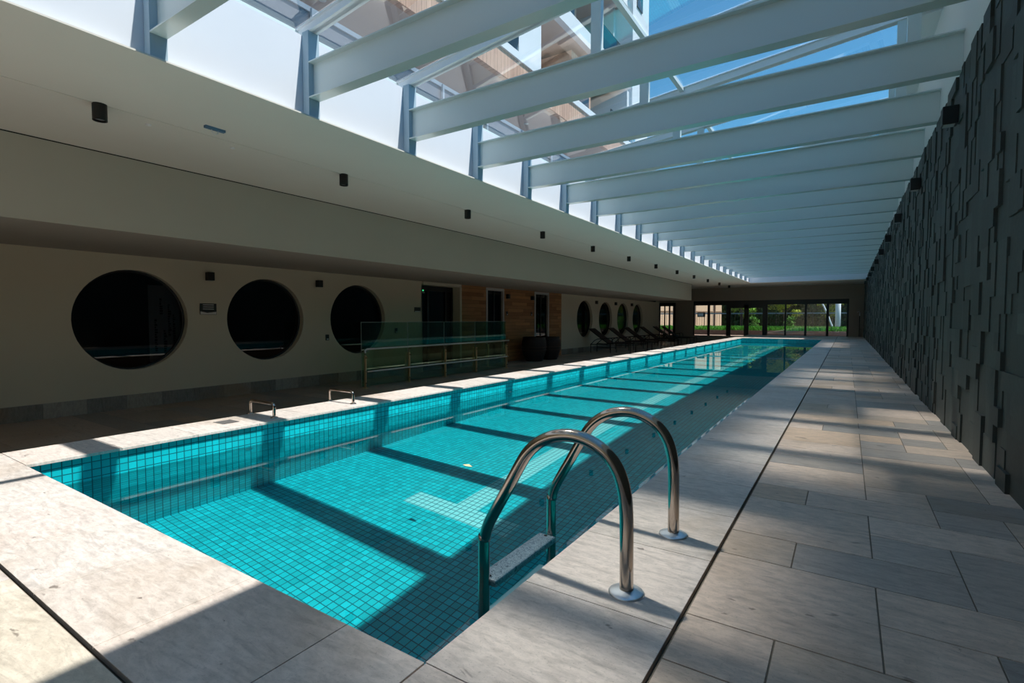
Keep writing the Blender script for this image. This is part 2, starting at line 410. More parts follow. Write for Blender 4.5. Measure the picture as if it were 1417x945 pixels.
# pool basin
pb = MB(); pb.quad((XPL - OV, YN - OV, ZPF), (XPR + OV, YN - OV, ZPF), (XPR + OV, YP, ZPF), (XPL - OV, YP, ZPF)); pfl = struct(pb.build('pool_floor', M['tile_floor'], recalc=False), 'turquoise mosaic pool floor with a pale lane marking')
pb = MB(); pb.quad((XPL - OV, YN, ZPF), (XPL - OV, YP, ZPF), (XPL - OV, YP, -0.018), (XPL - OV, YN, -0.018)); ps1 = struct(pb.build('pool_wall_left', M['tile_side'], recalc=False))
pb = MB(); pb.quad((XPR + OV, YP, ZPF), (XPR + OV, YN, ZPF), (XPR + OV, YN, -0.018), (XPR + OV, YP, -0.018)); ps2 = struct(pb.build('pool_wall_right', M['tile_side'], recalc=False))
pb = MB(); pb.quad((XPR + OV, YN - OV, ZPF), (XPL - OV, YN - OV, ZPF), (XPL - OV, YN - OV, -0.018), (XPR + OV, YN - OV, -0.018)); ps3 = struct(pb.build('pool_wall_near', M['tile_end'], recalc=False))
pb = MB(); pb.quad((XPL - OV, YP, ZPF), (XPR + OV, YP, ZPF), (XPR + OV, YP, -0.018), (XPL - OV, YP, -0.018)); ps4 = struct(pb.build('pool_wall_far', M['tile_end'], recalc=False))
for o in (pfl, ps1, ps2, ps3, ps4): o.cycles.is_caustics_receiver = True
wb = MB(); wb.quad((XPL - OV, YN - OV, ZW), (XPR + OV, YN - OV, ZW), (XPR + OV, YP, ZW), (XPL - OV, YP, ZW))
wat = wb.build('pool_water', M['water'], recalc=False); wat.data.polygons[0].use_smooth = True
wat.cycles.is_caustics_caster = True
tag(wat, 'clear still turquoise water filling the long lap pool', 'water', kind='stuff')

# ------------------------------------------------------------------ lower walkway on the left
lf = MB(); random.seed(21)
mosaic(lf, [XL + 0.49 * k * 1.0 for k in range(0, 10)] + [XPL - 0.48], [YB + 0.33 * k for k in range(0, int((YE - YB) / 0.33) + 1)] + [YE], FL, gap=0.002, mul=0.62)  # same stone as the deck; tints darkened to carry the walkway's shade
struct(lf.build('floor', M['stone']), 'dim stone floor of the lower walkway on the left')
lb = MB(); lb.box(-11.5, XPL - 0.45, YB, YE + 0.2, FL - 0.1, FL - 0.008); struct(lb.build('floor_bed', M['grout']))

# ------------------------------------------------------------------ left wall with round holes and door openings
WT = 0.14
CIRC = [(3.41, 0.862, 0.765), (5.575, 0.866, 0.760), (7.74, 0.868, 0.765)] + [(y, 0.885, 0.765) for y in (19.55, 21.74, 23.88, 25.98)]
RECT = [(9.78, 11.30, FL, 1.765), (12.60, 13.44, FL, 1.76), (15.47, 16.34, FL, 1.76)]
YWL = 29.6
def wall_x(mb, x, y0, y1, z0, z1, circ, rect, n=48):
    cuts = []
    for (c, cz, r) in circ: cuts.append((c - r - 0.05, c + r + 0.05, 'c', (c, cz, r)))
    for (a, b, za, zb) in rect: cuts.append((a, b, 'r', (za, zb)))
    cuts = sorted([c for c in cuts if c[0] >= y0 and c[1] <= y1]); y = y0
    def q(a, b, c, d): mb.quad((x, a, c), (x, b, c), (x, b, d), (x, a, d))
    for (a, b, k, dta) in cuts:
        if a > y: q(y, a, z0, z1)
        if k == 'r':
            za, zb = dta
            if za > z0: q(a, b, z0, za)
            if zb < z1: q(a, b, zb, z1)
        else:
            c, cz, r = dta; s = r + 0.05
            q(a, b, z0, cz - s); q(a, b, cz + s, z1)
            for i in range(n):
                t0, t1 = 2 * PI * i / n, 2 * PI * (i + 1) / n
                def sq(t):
                    ct, st = math.cos(t), math.sin(t); k_ = s / max(abs(ct), abs(st)); return (x, c + ct * k_, cz + st * k_)
                def ci(t): return (x, c + math.cos(t) * r, cz + math.sin(t) * r)
                mb.quad(ci(t0), ci(t1), sq(t1), sq(t0))
        y = b
    if y < y1: q(y, y1, z0, z1)
wl = MB()
wall_x(wl, XL, YB, 11.38, FL, ZLOW, CIRC, RECT)
wall_x(wl, XL, 17.42, YWL, FL, ZLOW, CIRC, RECT)
for (c, cz, r) in CIRC:
    wl.lathe([(r, 0.0), (r, -WT)], (XL, c, cz), 64, 'x')
for (a, b, za, zb) in RECT[:1]:
    wl.box(XL - 0.5, XL, a - 0.03, a, za, zb + 0.03); wl.box(XL - 0.5, XL, b, b + 0.03, za, zb + 0.03); wl.box(XL - 0.5, XL, a, b, zb, zb + 0.03)
wl.box(XL - 0.2, XL, YWL, YWL + 0.02, FL, H)
struct(wl.build('wall_left', M['wall'], recalc=False), 'dim grey wall with round windows along the lower walkway')
wd = MB(); wall_x(wd, XL + 0.012, 11.38, 17.42, FL, ZLOW, [], RECT); struct(wd.build('wall_cladding', M['wood'], recalc=False), 'horizontal brown wood planks around two narrow doors')
rm = MB(); rm.box(-13.5, XL - WT - 0.35, YB, YE - 0.5, FL, H)
room = struct(rm.build('back_rooms', M['darkroom']))
# skirting of stone pieces
sk = MB(); y = YB; random.seed(5); kk = 0
while y < 9.7:
    q_ = min(9.74, y + 0.485); c = ((0.36, 0.34, 0.29), (0.25, 0.24, 0.21), (0.30, 0.29, 0.25), (0.40, 0.38, 0.33), (0.27, 0.26, 0.23))[random.randrange(5)]
    sk.box(XL, XL + 0.015, y + 0.002, q_ - 0.002, FL, FL + 0.21, c); y = q_
y = 17.46
while y < YWL - 0.05:
    q_ = min(YWL, y + 0.485); s = random.uniform(0.7, 1.3)
    sk.box(XL, XL + 0.015, y + 0.002, q_ - 0.002, FL, FL + 0.21, (0.32 * s, 0.30 * s, 0.26 * s)); y = q_
struct(sk.build('baseboard_left', M['stone']))

# round windows
WL = ['large round window nearest the camera, white paper showing inside at its right', 'middle round window of the near three, beside the small notice',
      'third round window, just left of the glass railing', 'nearest of the four far round windows, above the first lounger', 'second of the four far round windows behind the loungers',
      'third of the four far round windows behind the loungers', 'last round window before the far corner']
for i, (c, cz, r) in enumerate(CIRC):
    e = thing('window_%d' % (i + 1), WL[i], None, (XL, c, cz)); struct(e)
    f = MB(); f.lathe([(r - 0.001, -WT + 0.03), (r - 0.035, -WT + 0.03), (r - 0.035, -WT), (r - 0.001, -WT)], (0, 0, 0), 64, 'x'); f.build('window_frame', M['black'], e, recalc=False)
    g = MB(); n = 64; g.add([(-WT + 0.012, (r - 0.03) * math.cos(2 * PI * k / n), (r - 0.03) * math.sin(2 * PI * k / n)) for k in range(n)], [tuple(range(n))]); g.build('window_pane', M['winglass'], e, recalc=False)
# paper poster with writing behind the first window
pp = thing('paper_banner', 'white paper banner with dark lettering seen inside the nearest round window', 'banner', (XL - WT - 0.10, 3.86, 0.80))
a = MB(); a.box(-0.004, 0, -0.16, 0.30, -0.62, 0.62); a.build('sheet', M['signwhite'], pp)
random.seed(3)
for (ya, z0, z1) in ((-0.08, -0.45, 0.05), (0.0, 0.15, 0.4), (0.05, -0.5, -0.1), (0.12, -0.2, 0.3), (0.19, -0.4, 0.15)):
    z = z0; b = MB()
    while z < z1:
        hgt = random.uniform(0.015, 0.035); b.box(0.0, 0.001, ya, ya + random.uniform(0.02, 0.05), z, z + hgt); z += hgt + 0.012
    b.build('lettering', M['signdark'], pp)

# doors on the left wall
e = thing('door_1', 'wide black glazed doorway under the green exit sign', None, (XL, 10.5, FL)); struct(e)
f = MB()
for (a, b) in ((-0.71, -0.65), (-0.27, -0.20), (0.46, 0.53), (0.73, 0.79)): f.box(-0.30, -0.24, a, b, 0, 2.25)
f.box(-0.30, -0.24, -0.71, 0.79, 2.12, 2.25); f.box(-0.30, -0.24, -0.71, 0.79, 0, 0.08)
f.build('door_frame', M['blackframe'], e)
g = MB(); g.box(-0.275, -0.27, -0.66, 0.76, 0.08, 2.12); g.build('door_glass', M['winglass'], e)
g = MB(); g.box(-0.33, -0.31, -0.16, 0.42, 0.05, 2.02); g.build('door_leaf', mat('dark_grey_door', (0.035, 0.035, 0.034), 0.6), e)
tr = MB(); tr.box(XL, XL + 0.02, 9.80, 11.36, 1.765, ZLOW); tr.box(XL, XL + 0.012, 11.30, 11.38, FL, 1.765); struct(tr.build('trim_1', M['wall']))
for i, (ya, yb, lab) in enumerate(((12.54, 13.50, 'narrow black glass door in a pale frame, left of the two in the wood wall'), (15.40, 16.42, 'narrow black glass door in a pale frame behind the dark pots'))):
    e = thing('door_%d' % (i + 2), lab, None, (XL, (ya + yb) / 2, FL)); struct(e); hw = (yb - ya) / 2
    f = MB(); f.box(-0.06, 0.03, -hw, -hw + 0.07, 0, 2.32); f.box(-0.06, 0.03, hw - 0.07, hw, 0, 2.32); f.box(-0.06, 0.03, -hw + 0.07, hw - 0.07, 2.24, 2.32); f.build('door_frame', M['whitealu'], e)
    g = MB(); g.box(-0.05, -0.04, -hw + 0.07, hw - 0.07, 0, 2.24); g.build('door_glass', M['winglass'], e)
    g = MB(); g.box(-0.06, -0.02, -0.02, 0.02, 0.02, 2.24); g.build('door_stile', M['blackframe'], e)
    g = MB(); g.tube([(0.0, 0.1 - hw + 0.02, 1.0), (0.05, 0.1 - hw + 0.02, 1.0), (0.05, 0.22 - hw, 1.0)], 0.008); g.build('door_handle', M['inox'], e)

# exit sign, notices, wall plates
def board(name, label, cat, y, z, w_, h_, x=XL, base='signdark'):
    e = thing(name, label, cat, (x, y, z)); a = MB(); a.box(0, 0.012, -w_ / 2, w_ / 2, -h_ / 2, h_ / 2); a.build('plate', M[base], e); return e
e = board('exit_sign', 'small lit green exit sign hanging at the top left of the wide dark doorway', 'sign', 9.91, 1.625, 0.25, 0.12, XL - 0.16)
g = MB(); g.lathe([(0.0, 0.013), (0.012, 0.013)], (0, -0.035, 0.032), 10, 'x'); g.box(0.012, 0.014, -0.045, -0.02, -0.02, 0.02); g.box(0.012, 0.014, -0.06, -0.035, -0.035, -0.018); g.box(0.012, 0.014, -0.025, -0.01, -0.04, -0.018)
g.build('running_figure', M['green'], e, recalc=False); g = MB()
g.add([(0.0135, 0.03, 0), (0.0135, 0.06, 0.025), (0.0135, 0.06, -0.025)], [(0, 1, 2)]); g.box(0.012, 0.014, 0.055, 0.085, -0.01, 0.01)
g.build('arrow', M['green'], e, recalc=False); g = MB(); g.box(0.012, 0.016, -0.12, 0.12, -0.068, -0.052); g.build('white_strip', M['signwhite'], e)
e = board('notice_sign', 'small notice with four printed lines between the two nearest round windows', 'sign', 4.50, 1.045, 0.27, 0.19)
g = MB()
for z in (0.065, 0.03, -0.005): g.box(0.012, 0.014, -0.09, 0.09, z, z + 0.012)
g.add([(0.0135, -0.13, -0.02 - 0.02), (0.0135, -0.13, -0.09), (0.0135, 0.13, -0.09), (0.0135, 0.13, -0.045), (0.0135, -0.02, -0.065)], [(0, 1, 2, 3, 4)])
g.build('white_print', M['signwhite'], e, recalc=False)
e = board('notice_sign', 'small dark and white notice just left of the wide doorway', 'sign', 9.60, 1.115, 0.22, 0.12)
g = MB(); g.box(0.012, 0.014, -0.10, 0.10, -0.058, -0.035); g.build('white_print', M['signwhite'], e)
for y, z, lab in ((6.88, 0.49, 'pale socket plate on the wall left of the third round window'), (13.68, 1.06, 'pale switch plate on the wood right of the left narrow door'),
                  (15.20, 1.06, 'pale switch plate on the wood left of the right narrow door'), (8.85, 0.60, 'switch plate on the wall seen through the glass railing')):
    e = thing('wall_plate', lab, 'switch', (XL + 0.012, y, z)); g = MB(); g.box(0, 0.01, -0.04, 0.04, -0.06, 0.06); g.build('cover', M['signdark'], e)
    g = MB(); g.box(0.01, 0.014, -0.02, 0.025, -0.05, -0.02); g.build('rocker', M['plasticw'], e)

# small black wall lamps on the left wall
def sconce(label, x, y, z, s=1, group='black wall lamps of the left wall'):
    e = thing('wall_lamp', label, 'wall lamp', (x, y, z), 0, group)
    a = MB(); a.box(0, s * 0.10, -0.055, 0.055, -0.07, 0.07); a.build('housing', M['black'], e, bevel=0.004)
    b = MB(); b.box(s * 0.02, s * 0.09, -0.04, 0.04, -0.074, -0.0705); b.build('lens', M['lens'], e); return e
for y, lab in ((4.52, 'black box lamp above the small notice between the nearest round windows'), (6.68, 'black box lamp between the second and third round windows'),
               (13.68, 'black box lamp on the wood right of the left narrow door'), (15.20, 'black box lamp on the wood left of the right narrow door'),
               (20.62, 'black box lamp between the first and second far round windows'), (22.83, 'black box lamp between the second and third far round windows'), (24.97, 'black box lamp between the third and last far round windows')):
    sconce(lab, XL + (0.012 if 11 < y < 17 else 0), y, 1.60)

# ------------------------------------------------------------------ low ceiling, fascia, soffit
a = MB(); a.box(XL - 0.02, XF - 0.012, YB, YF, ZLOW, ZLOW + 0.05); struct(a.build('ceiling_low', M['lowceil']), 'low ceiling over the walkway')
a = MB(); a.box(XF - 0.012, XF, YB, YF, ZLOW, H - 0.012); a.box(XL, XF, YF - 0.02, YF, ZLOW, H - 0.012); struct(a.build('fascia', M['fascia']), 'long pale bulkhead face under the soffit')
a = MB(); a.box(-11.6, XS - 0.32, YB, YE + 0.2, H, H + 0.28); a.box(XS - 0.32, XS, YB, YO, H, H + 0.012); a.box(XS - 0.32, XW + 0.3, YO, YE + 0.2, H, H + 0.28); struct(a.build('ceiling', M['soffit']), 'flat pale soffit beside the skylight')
a = MB(); a.box(-5.262, -5.250, YB, YE, H - 0.004, H); struct(a.build('trim_2', M['soffit']))
a = MB(); a.box(XF - 0.03, XF, YB, YF, H - 0.012, H); struct(a.build('trim_3', M['joint']))
# sunlit upstand behind the posts, and the curb on the far end
a = MB(); a.box(XS - 0.32, XS - 0.105, YB, YO, H + 0.012, 3.40); struct(a.build('skylight_wall_left', M['upwhite']), 'sunlit white wall above the soffit behind the steel posts')
a = MB(); a.box(XS - 0.1, XW, YO, YO + 0.15, H + 0.28, 4.0); a.box(XS - 0.1, XW, YO - 0.012, YO, H, 3.05); struct(a.build('skylight_wall_far', M['upwhite']))
a = MB(); a.box(XW + 0.012, XW + 0.25, YB, YE, ZB + 0.0, 4.16); a.box(0.52, XW + 0.012, YB, YO, 3.98, 4.05); struct(a.build('skylight_wall_right', M['pale']), 'pale upstand above the dark block wall')
a = MB(); a.box(-11.6, XW + 0.2, YB - 0.2, YB, -0.6, 4.1); struct(a.build('wall_back', M['wall']))

# ------------------------------------------------------------------ right wall of stepped dark blocks
random.seed(11)
db = MB(); mz = 0.10; my = 0.10
nz = int(round(ZB / mz)); ny = int((YE + 0.6) / my); ys_ = -0.6
occ = np.zeros((ny, nz), bool)
for j in range(nz):
    for i in range(ny):
        if occ[i, j]: continue
        a, b = random.choice([(1, 2), (2, 2), (2, 3), (1, 3), (2, 1), (1, 1), (2, 2), (3, 2), (1, 2)])
        a = min(a, ny - i); b = min(b, nz - j)
        while a > 1 and occ[i:i + a, j].any(): a -= 1
        while b > 1 and occ[i:i + a, j:j + b].any(): b -= 1
        occ[i:i + a, j:j + b] = True
        d = random.choice([0.0, 0.006, 0.012, 0.019]); s = random.uniform(0.75, 1.2)
        if random.random() < 0.03: s *= 1.5
        c = (0.050 * s, 0.060 * s, 0.056 * s)
        y0, y1 = ys_ + i * my, ys_ + (i + a) * my; z0, z1 = j * ZB / nz, (j + b) * ZB / nz; x = XW - d
        db.add([(x, y0, z0), (x, y1, z0), (x, y1, z1), (x, y0, z1), (XW + 0.02, y0, z0), (XW + 0.02, y1, z0), (XW + 0.02, y1, z1), (XW + 0.02, y0, z1)],
               [(0, 3, 2, 1), (0, 1, 5, 4), (1, 2, 6, 5), (2, 3, 7, 6), (3, 0, 4, 7)], False, c)
db.box(XW, XW + 0.02, YB, -0.6, 0, ZB, (0.05, 0.06, 0.056)); db.box(XW + 0.018, XW + 0.25, YB, YE, -0.3, ZB, (0.02, 0.02, 0.02))
struct(db.build('wall_right', M['blocks'], recalc=False), 'dark wall of stepped stone blocks')
for k in range(10):
    sconce('%s black box lamp along the top of the dark block wall' % (ORD[k]), XW - 0.012, 5.40 + 2.476 * k, 2.50, -1, 'black wall lamps of the dark block wall')

# ------------------------------------------------------------------ skylight frames
def frame(i, first=None):
    y = Y0 + PITCH * i
    lab = ('pale steel beam and rafter crossing just inside the top left corner' if i == 0 else '%s pale steel beam crossing under the skylight, counted from the camera' % ORD[i + 0]) if i >= 0 else 'pale steel beam of the skylight behind the camera'
    if first: return dup(first, (0, y, 0), lab)
    e = thing('roof_frame', lab, 'roof beam', (0, y, 0), 0, 'steel frames of the skylight')
    x1 = XW + 0.01
    a = MB(); a.box(XS - 0.02, x1, -0.004, 0.004, ZB + 0.011, 3.15 - 0.011); a.build('beam_web', M['steel'], e)
    a = MB(); a.box(XS - 0.02, x1, -0.055, 0.055, 3.15 - 0.011, 3.15); a.build('upper_flange', M['steel'], e)
    a = MB(); a.box(XS - 0.02, x1, -0.055, 0.055, ZB, ZB + 0.011); a.build('lower_flange', M['steel'], e)
    a = MB(); a.box(XS - 0.10, XS - 0.015, -0.055, 0.055, H + 0.012, 3.42); a.build('post', M['bluesteel'], e)
    zr = lambda x: 3.42 + 0.112 * (x - XS)
    a = MB()
    for s0 in ((0.0, 0.008), (0.085, 0.095)):
        w_ = 0.045
        a.add([(XS - 0.3, -w_, zr(XS - 0.3) + s0[0]), (x1, -w_, zr(x1) + s0[0]), (x1, w_, zr(x1) + s0[0]), (XS - 0.3, w_, zr(XS - 0.3) + s0[0]),
               (XS - 0.3, -w_, zr(XS - 0.3) + s0[1]), (x1, -w_, zr(x1) + s0[1]), (x1, w_, zr(x1) + s0[1]), (XS - 0.3, w_, zr(XS - 0.3) + s0[1])],
              [(0, 3, 2, 1), (4, 5, 6, 7), (0, 1, 5, 4), (1, 2, 6, 5), (2, 3, 7, 6), (3, 0, 4, 7)])
    w_ = 0.020
    a.add([(XS - 0.3, -w_, zr(XS - 0.3)), (x1, -w_, zr(x1)), (x1, w_, zr(x1)), (XS - 0.3, w_, zr(XS - 0.3)),
           (XS - 0.3, -w_, zr(XS - 0.3) + .09), (x1, -w_, zr(x1) + .09), (x1, w_, zr(x1) + .09), (XS - 0.3, w_, zr(XS - 0.3) + .09)],
          [(0, 3, 2, 1), (4, 5, 6, 7), (0, 1, 5, 4), (1, 2, 6, 5), (2, 3, 7, 6), (3, 0, 4, 7)])
    a.build('rafter', M['rafter'], e)
    for xs_ in (-1.86, 0.40):
        a = MB(); a.box(xs_ - 0.045, xs_ + 0.045, -0.03, 0.03, 3.15, zr(xs_)); a.build('strut', M['steel'], e)
    return e
fr0 = frame(0)
for i in list(range(1, 21)): frame(i, fr0)
for i in (-1, -2, -3, -4): frame(i, fr0)
zr = lambda x: 3.42 + 0.112 * (x - XS)
for j, xs_ in enumerate((-4.25, -1.80)):
    a = MB(); a.box(xs_ - 0.025, xs_ + 0.025, YB, YO, zr(xs_) + 0.05, zr(xs_) + 0.094)
    tag(a.build('roof_purlin', M['steel']), ('slim steel purlin along the left edge of the glass roof', 'slim steel purlin along the middle of the glass roof')[j], 'roof beam')
# glass panes between rafters
def pane(i):
    y = Y0 + PITCH * i; x0, x1 = XS - 0.3, XW + 0.05
    a = MB(); z0, z1 = zr(x0) + 0.10, zr(x1) + 0.10
    a.quad((x0, 0.03, z0), (x1, 0.03, z1), (x1, PITCH - 0.03, z1), (x0, PITCH - 0.03, z0))
    return a
p0 = pane(0).build('roof_glass_pane', M['roofglass'], recalc=False); p0.location.y = 0
me = p0.data
def pane_obj(i, o):
    o.location = (0, Y0 + PITCH * i, 0)
    lab = 'sheet of clear roof glass %s beam from the camera' % ('beyond the ' + (ORD[i] if i > 0 else 'nearest')) if i >= 0 else 'clear roof glass behind the camera'
    tag(o, lab, 'glass pane', 'glass panes of the skylight')
pane_obj(0, p0)
for i in [-4, -3, -2, -1] + list(range(1, 20)):
    o = p0.copy(); C.objects.link(o); pane_obj(i, o)

# ------------------------------------------------------------------ ceiling lights and fittings
def spot(label):
    e = thing('ceiling_light', label, 'ceiling light', (0, 0, 0), 0, 'black cylinder lights on the soffit')
    a = MB(); a.lathe([(0.0, 0), (0.052, 0), (0.052, -0.135), (0.044, -0.135), (0.042, -0.11), (0.0, -0.11)], n=28, smooth=False); a.build('housing', M['black'], e)
    b = MB(); b.lathe([(0.0, -0.112), (0.040, -0.112), (0.040, -0.120), (0.0, -0.122)], n=24); b.build('lens', M['lens'], e); return e
s0 = spot('nearest black cylinder light on the soffit'); s0.location = (-5.26, 1.76, H)
for k in range(1, 12): dup(s0, (-5.26, 1.76 + 2.476 * k, H), '%s black cylinder light on the soffit, counted from the camera' % ORD[k])
e = thing('ceiling_sensor', 'small blue-grey bracket hanging from the soffit beyond the nearest light', 'sensor', (-5.0, 2.56, H), 0.0)
a = MB(); a.box(-0.02, 0.02, -0.09, 0.09, -0.022, 0); a.build('body', mat('blue_grey_plastic', (0.10, 0.20, 0.32), 0.5), e)
a = MB(); a.tube([(0, -0.03, -0.02), (0, -0.025, -0.05), (0, 0, -0.062), (0, 0.025, -0.05), (0, 0.03, -0.02)], 0.003, 8); a.build('wire_loop', M['flange'], e)
for (x, y, lab) in ((-5.42, 2.18, 'tiny white sprinkler cap just left of the hanging bracket'), (-5.42, 2.95, 'tiny white sprinkler cap right of the hanging bracket')):
    a = MB(); a.lathe([(0, -0.012), (0.022, -0.010), (0.025, 0)], (x, y, H), 20); tag(a.build('sprinkler_cap', M['plasticw'], recalc=False), lab, 'sprinkler')

# ------------------------------------------------------------------ far wall with glazing
fwb = MB()
GX0, GX1, GT = -7.62, 0.06, 1.93
T = 0.16
fwb.box(-11.6, -9.66, YE, YE + T, FL, H); fwb.box(-9.66, -8.67, YE, YE + T, 1.86, H); fwb.box(-8.67, GX0, YE, YE + T, FL, H)
fwb.box(GX0, GX1, YE, YE + T, GT, H); fwb.box(GX1, XW + 0.02, YE, YE + T, -0.1, H); fwb.box(GX0, GX1, YE, YE + T, FL - 0.1, -0.06)
struct(fwb.build('wall_far', M['farwall']), 'brown grey end wall around the long black glazing')
Yg = YE + 0.03
e = thing('window_8', 'long black framed glazing across the far end of the pool', None, (0, Yg, 0)); struct(e)
f = MB(); f.box(GX0, GX1, -0.03, 0.05, GT - 0.25, GT); f.build('head_frame', M['blackframe'], e)
vb = [(-7.62, -7.56), (-6.83, -6.70), (-5.80, -5.56), (-4.86, -4.62), (-3.92, -3.67), (-2.84, -2.76), (-1.90, -1.80), (-0.92, -0.80), (-0.02, 0.06)]
for (a_, b_) in vb:
    f = MB(); f.box(a_, b_, -0.03, 0.05, -0.06, GT - 0.25); f.build('mullion', M['blackframe'], e)
f = MB(); f.box(-5.56, -3.92, -0.03, 0.05, GT - 0.42, GT - 0.25); f.build('transom', M['blackframe'], e)
for (a_, b_) in zip(vb[:-1], vb[1:]):
    g = MB(); g.box(a_[1], b_[0], 0.008, 0.014, -0.05, GT - 0.25); g.build('glazing', M['glass'], e)
g = MB(); g.tube([(-4.40, -0.06, 0.75), (-4.40, -0.06, 1.15)], 0.012); g.build('door_handle', M['inox'], e)
e = thing('door_4', 'narrow black glazed door at the far left corner behind the loungers', None, (0, Yg, 0)); struct(e)
f = MB()
for (a_, b_) in ((-9.66, -9.60), (-9.36, -9.30), (-9.08, -9.00), (-8.82, -8.67)): f.box(a_, b_, -0.03, 0.05, FL, 1.86)
f.box(-9.6, -8.67, -0.03, 0.05, 1.66, 1.86); f.build('door_frame', M['blackframe'], e)
g = MB(); g.box(-9.6, -8.8, 0.008, 0.014, FL, 1.66); g.build('door_glass', M['glass'], e)

# shower by the far right corner
e = thing('shower', 'slim chrome shower pipe standing by the far right corner', 'shower', (0.52, YE - 0.12, 0.0))
a = MB(); a.tube([(0, 0, 0), (0, 0, 1.05)], 0.016); a.build('pipe', M['black'], e)
a = MB(); a.tube([(0, 0, 1.05), (0, 0, 1.22), (-0.03, -0.03, 1.27), (-0.10, -0.08, 1.24)], 0.02); a.build('shower_head', M['flange'], e)
a = MB(); a.tube([(0.05, 0, 0), (0.05, 0, 0.42)], 0.014); a.build('foot_tap', M['inox'], e)

# ------------------------------------------------------------------ pool ladder
def ladder():
    e = thing('pool_ladder', 'polished steel pool ladder arching over the near right pool edge', 'ladder', (0, 0, 0))
    prof = [(-0.575, 0.0), (-0.576, 0.15), (-0.578, 0.26), (-0.586, 0.33), (-0.606, 0.39), (-0.642, 0.437), (-0.690, 0.468), (-0.745, 0.484), (-0.800, 0.484),
            (-0.855, 0.470), (-0.905, 0.443), (-0.948, 0.403), (-0.983, 0.350), (-1.045, 0.240), (-1.100, 0.145), (-1.127, 0.092), (-1.141, 0.040), (-1.145, -0.03), (-1.145, -0.9), (-1.135, -0.97), (-1.10, -1.02), (-1.0, -1.04), (-0.88, -1.04)]
    # smooth
    def cr(P, n=5):
        out = []
        for i in range(len(P) - 1):
            p0, p1, p2, p3 = P[max(i - 1, 0)], P[i], P[i + 1], P[min(i + 2, len(P) - 1)]
            for k in range(n):
                t = k / n
                out.append(tuple(0.5 * ((2 * p1[j]) + (-p0[j] + p2[j]) * t + (2 * p0[j] - 5 * p1[j] + 4 * p2[j] - p3[j]) * t * t + (-p0[j] + 3 * p1[j] - 3 * p2[j] + p3[j]) * t ** 3) for j in range(2)))
        return out + [P[-1]]
    pr = cr(prof)
    for y in (1.556, 2.090):
        a = MB(); a.tube([(x, y, z) for x, z in pr], 0.0222, 28); r = a.build('rail', M['inox'], e)
        b = MB(); b.lathe([(0.0222, 0.013), (0.032, 0.011), (0.052, 0.006), (0.057, 0.003), (0.057, 0.0)], (-0.575, y, 0.0), 40); b.build('flange', M['flange'], e, recalc=False)
    for z in (-0.125, -0.40, -0.68, -0.95):
        a = MB(); a.box(-1.195, -1.105, 1.58, 2.066, z - 0.03, z); st = a.build('step', mat('step_tread_grey', (0.34, 0.43, 0.47), 0.5) if z > -0.2 else M['flange'], e, bevel=0.008)
        if z > -0.2:
            m2 = st.data.materials[0]; t = NT(m2)
            v = t.noise(t.pos(), 26, 1, 0.4, 1.6); ring = t.math('ABSOLUTE', t.math('SUBTRACT', t.math('FRACT', t.math('MULTIPLY', v, 7.0)), 0.5))
            t.l(t.mix(t.math('GREATER_THAN', ring, 0.36), (0.30, 0.41, 0.47), (0.08, 0.14, 0.18)), t.b.inputs['Base Color'])
        for y in (1.60, 2.046):
            b = MB(); b.lathe([(0, 0.004), (0.007, 0.003), (0.008, 0)], (-1.15, y, z), 12); b.build('bolt', M['black'], st, recalc=False)
ladder()

# grab handles on the left coping
def grab():
    e = thing('grab_handle', 'polished steel grab handle on the left coping, nearer the camera', 'handle', (-4.44, 2.633, 0.0), 0, 'grab handles on the left coping')
    L = 0.19; hh = 0.125; r = 0.014; p = []
    for k in range(7): a = PI / 2 * k / 6; p.append((-L + 0.035 - 0.035 * math.cos(a), 0, hh - 0.035 + 0.035 * math.sin(a)))
    p = [(-L, 0, 0)] + p + [(-q[0], 0, q[2]) for q in p[::-1]] + [(L, 0, 0)]
    a = MB(); a.tube(p, r, 20); a.build('bar', M['inox'], e)
    for s in (-1, 1):
        b = MB(); b.lathe([(0.0, 0.012), (0.02, 0.011), (0.033, 0.004), (0.033, 0)], (s * L, 0, 0), 24); b.build('flange', M['inox'], e, recalc=False)
    return e
gh = grab(); dup(gh, (-4.46, 3.52, 0), 'polished steel grab handle on the left coping, farther from the camera')
e = thing('skimmer_cover', 'small dark slotted skimmer cover set in the left coping', 'drain cover', (-4.42, 2.30, 0.0))
a = MB()
for k in range(5): a.box(-0.07 + 0.03 * k, -0.052 + 0.03 * k, -0.06, 0.06, 0.0, 0.003)
a.box(-0.08, 0.08, -0.07, -0.06, 0.0, 0.003); a.box(-0.08, 0.08, 0.06, 0.07, 0.0, 0.003); a.build('grate', mat('grey_plastic', (0.16, 0.15, 0.14), 0.6), e)
a = MB(); a.box(-0.08, 0.08, -0.07, 0.07, 0.0, 0.0008); a.build('well', M['joint'], e)
# return inlets on the left pool wall
for (y, z, lab) in ((2.34, -0.28, 'small round inlet on the left pool wall below the skimmer cover'), (6.3, -0.28, 'small round inlet on the left pool wall farther along')):
    e = thing('pool_inlet', lab, 'pool inlet', (XPL - OV, y, z)); a = MB(); a.lathe([(0.0, 0.004), (0.012, 0.004), (0.014, 0.010), (0.03, 0.008), (0.034, 0.0)], (0, 0, 0), 24, 'x'); a.build('ring', M['plasticw'], e, recalc=False)
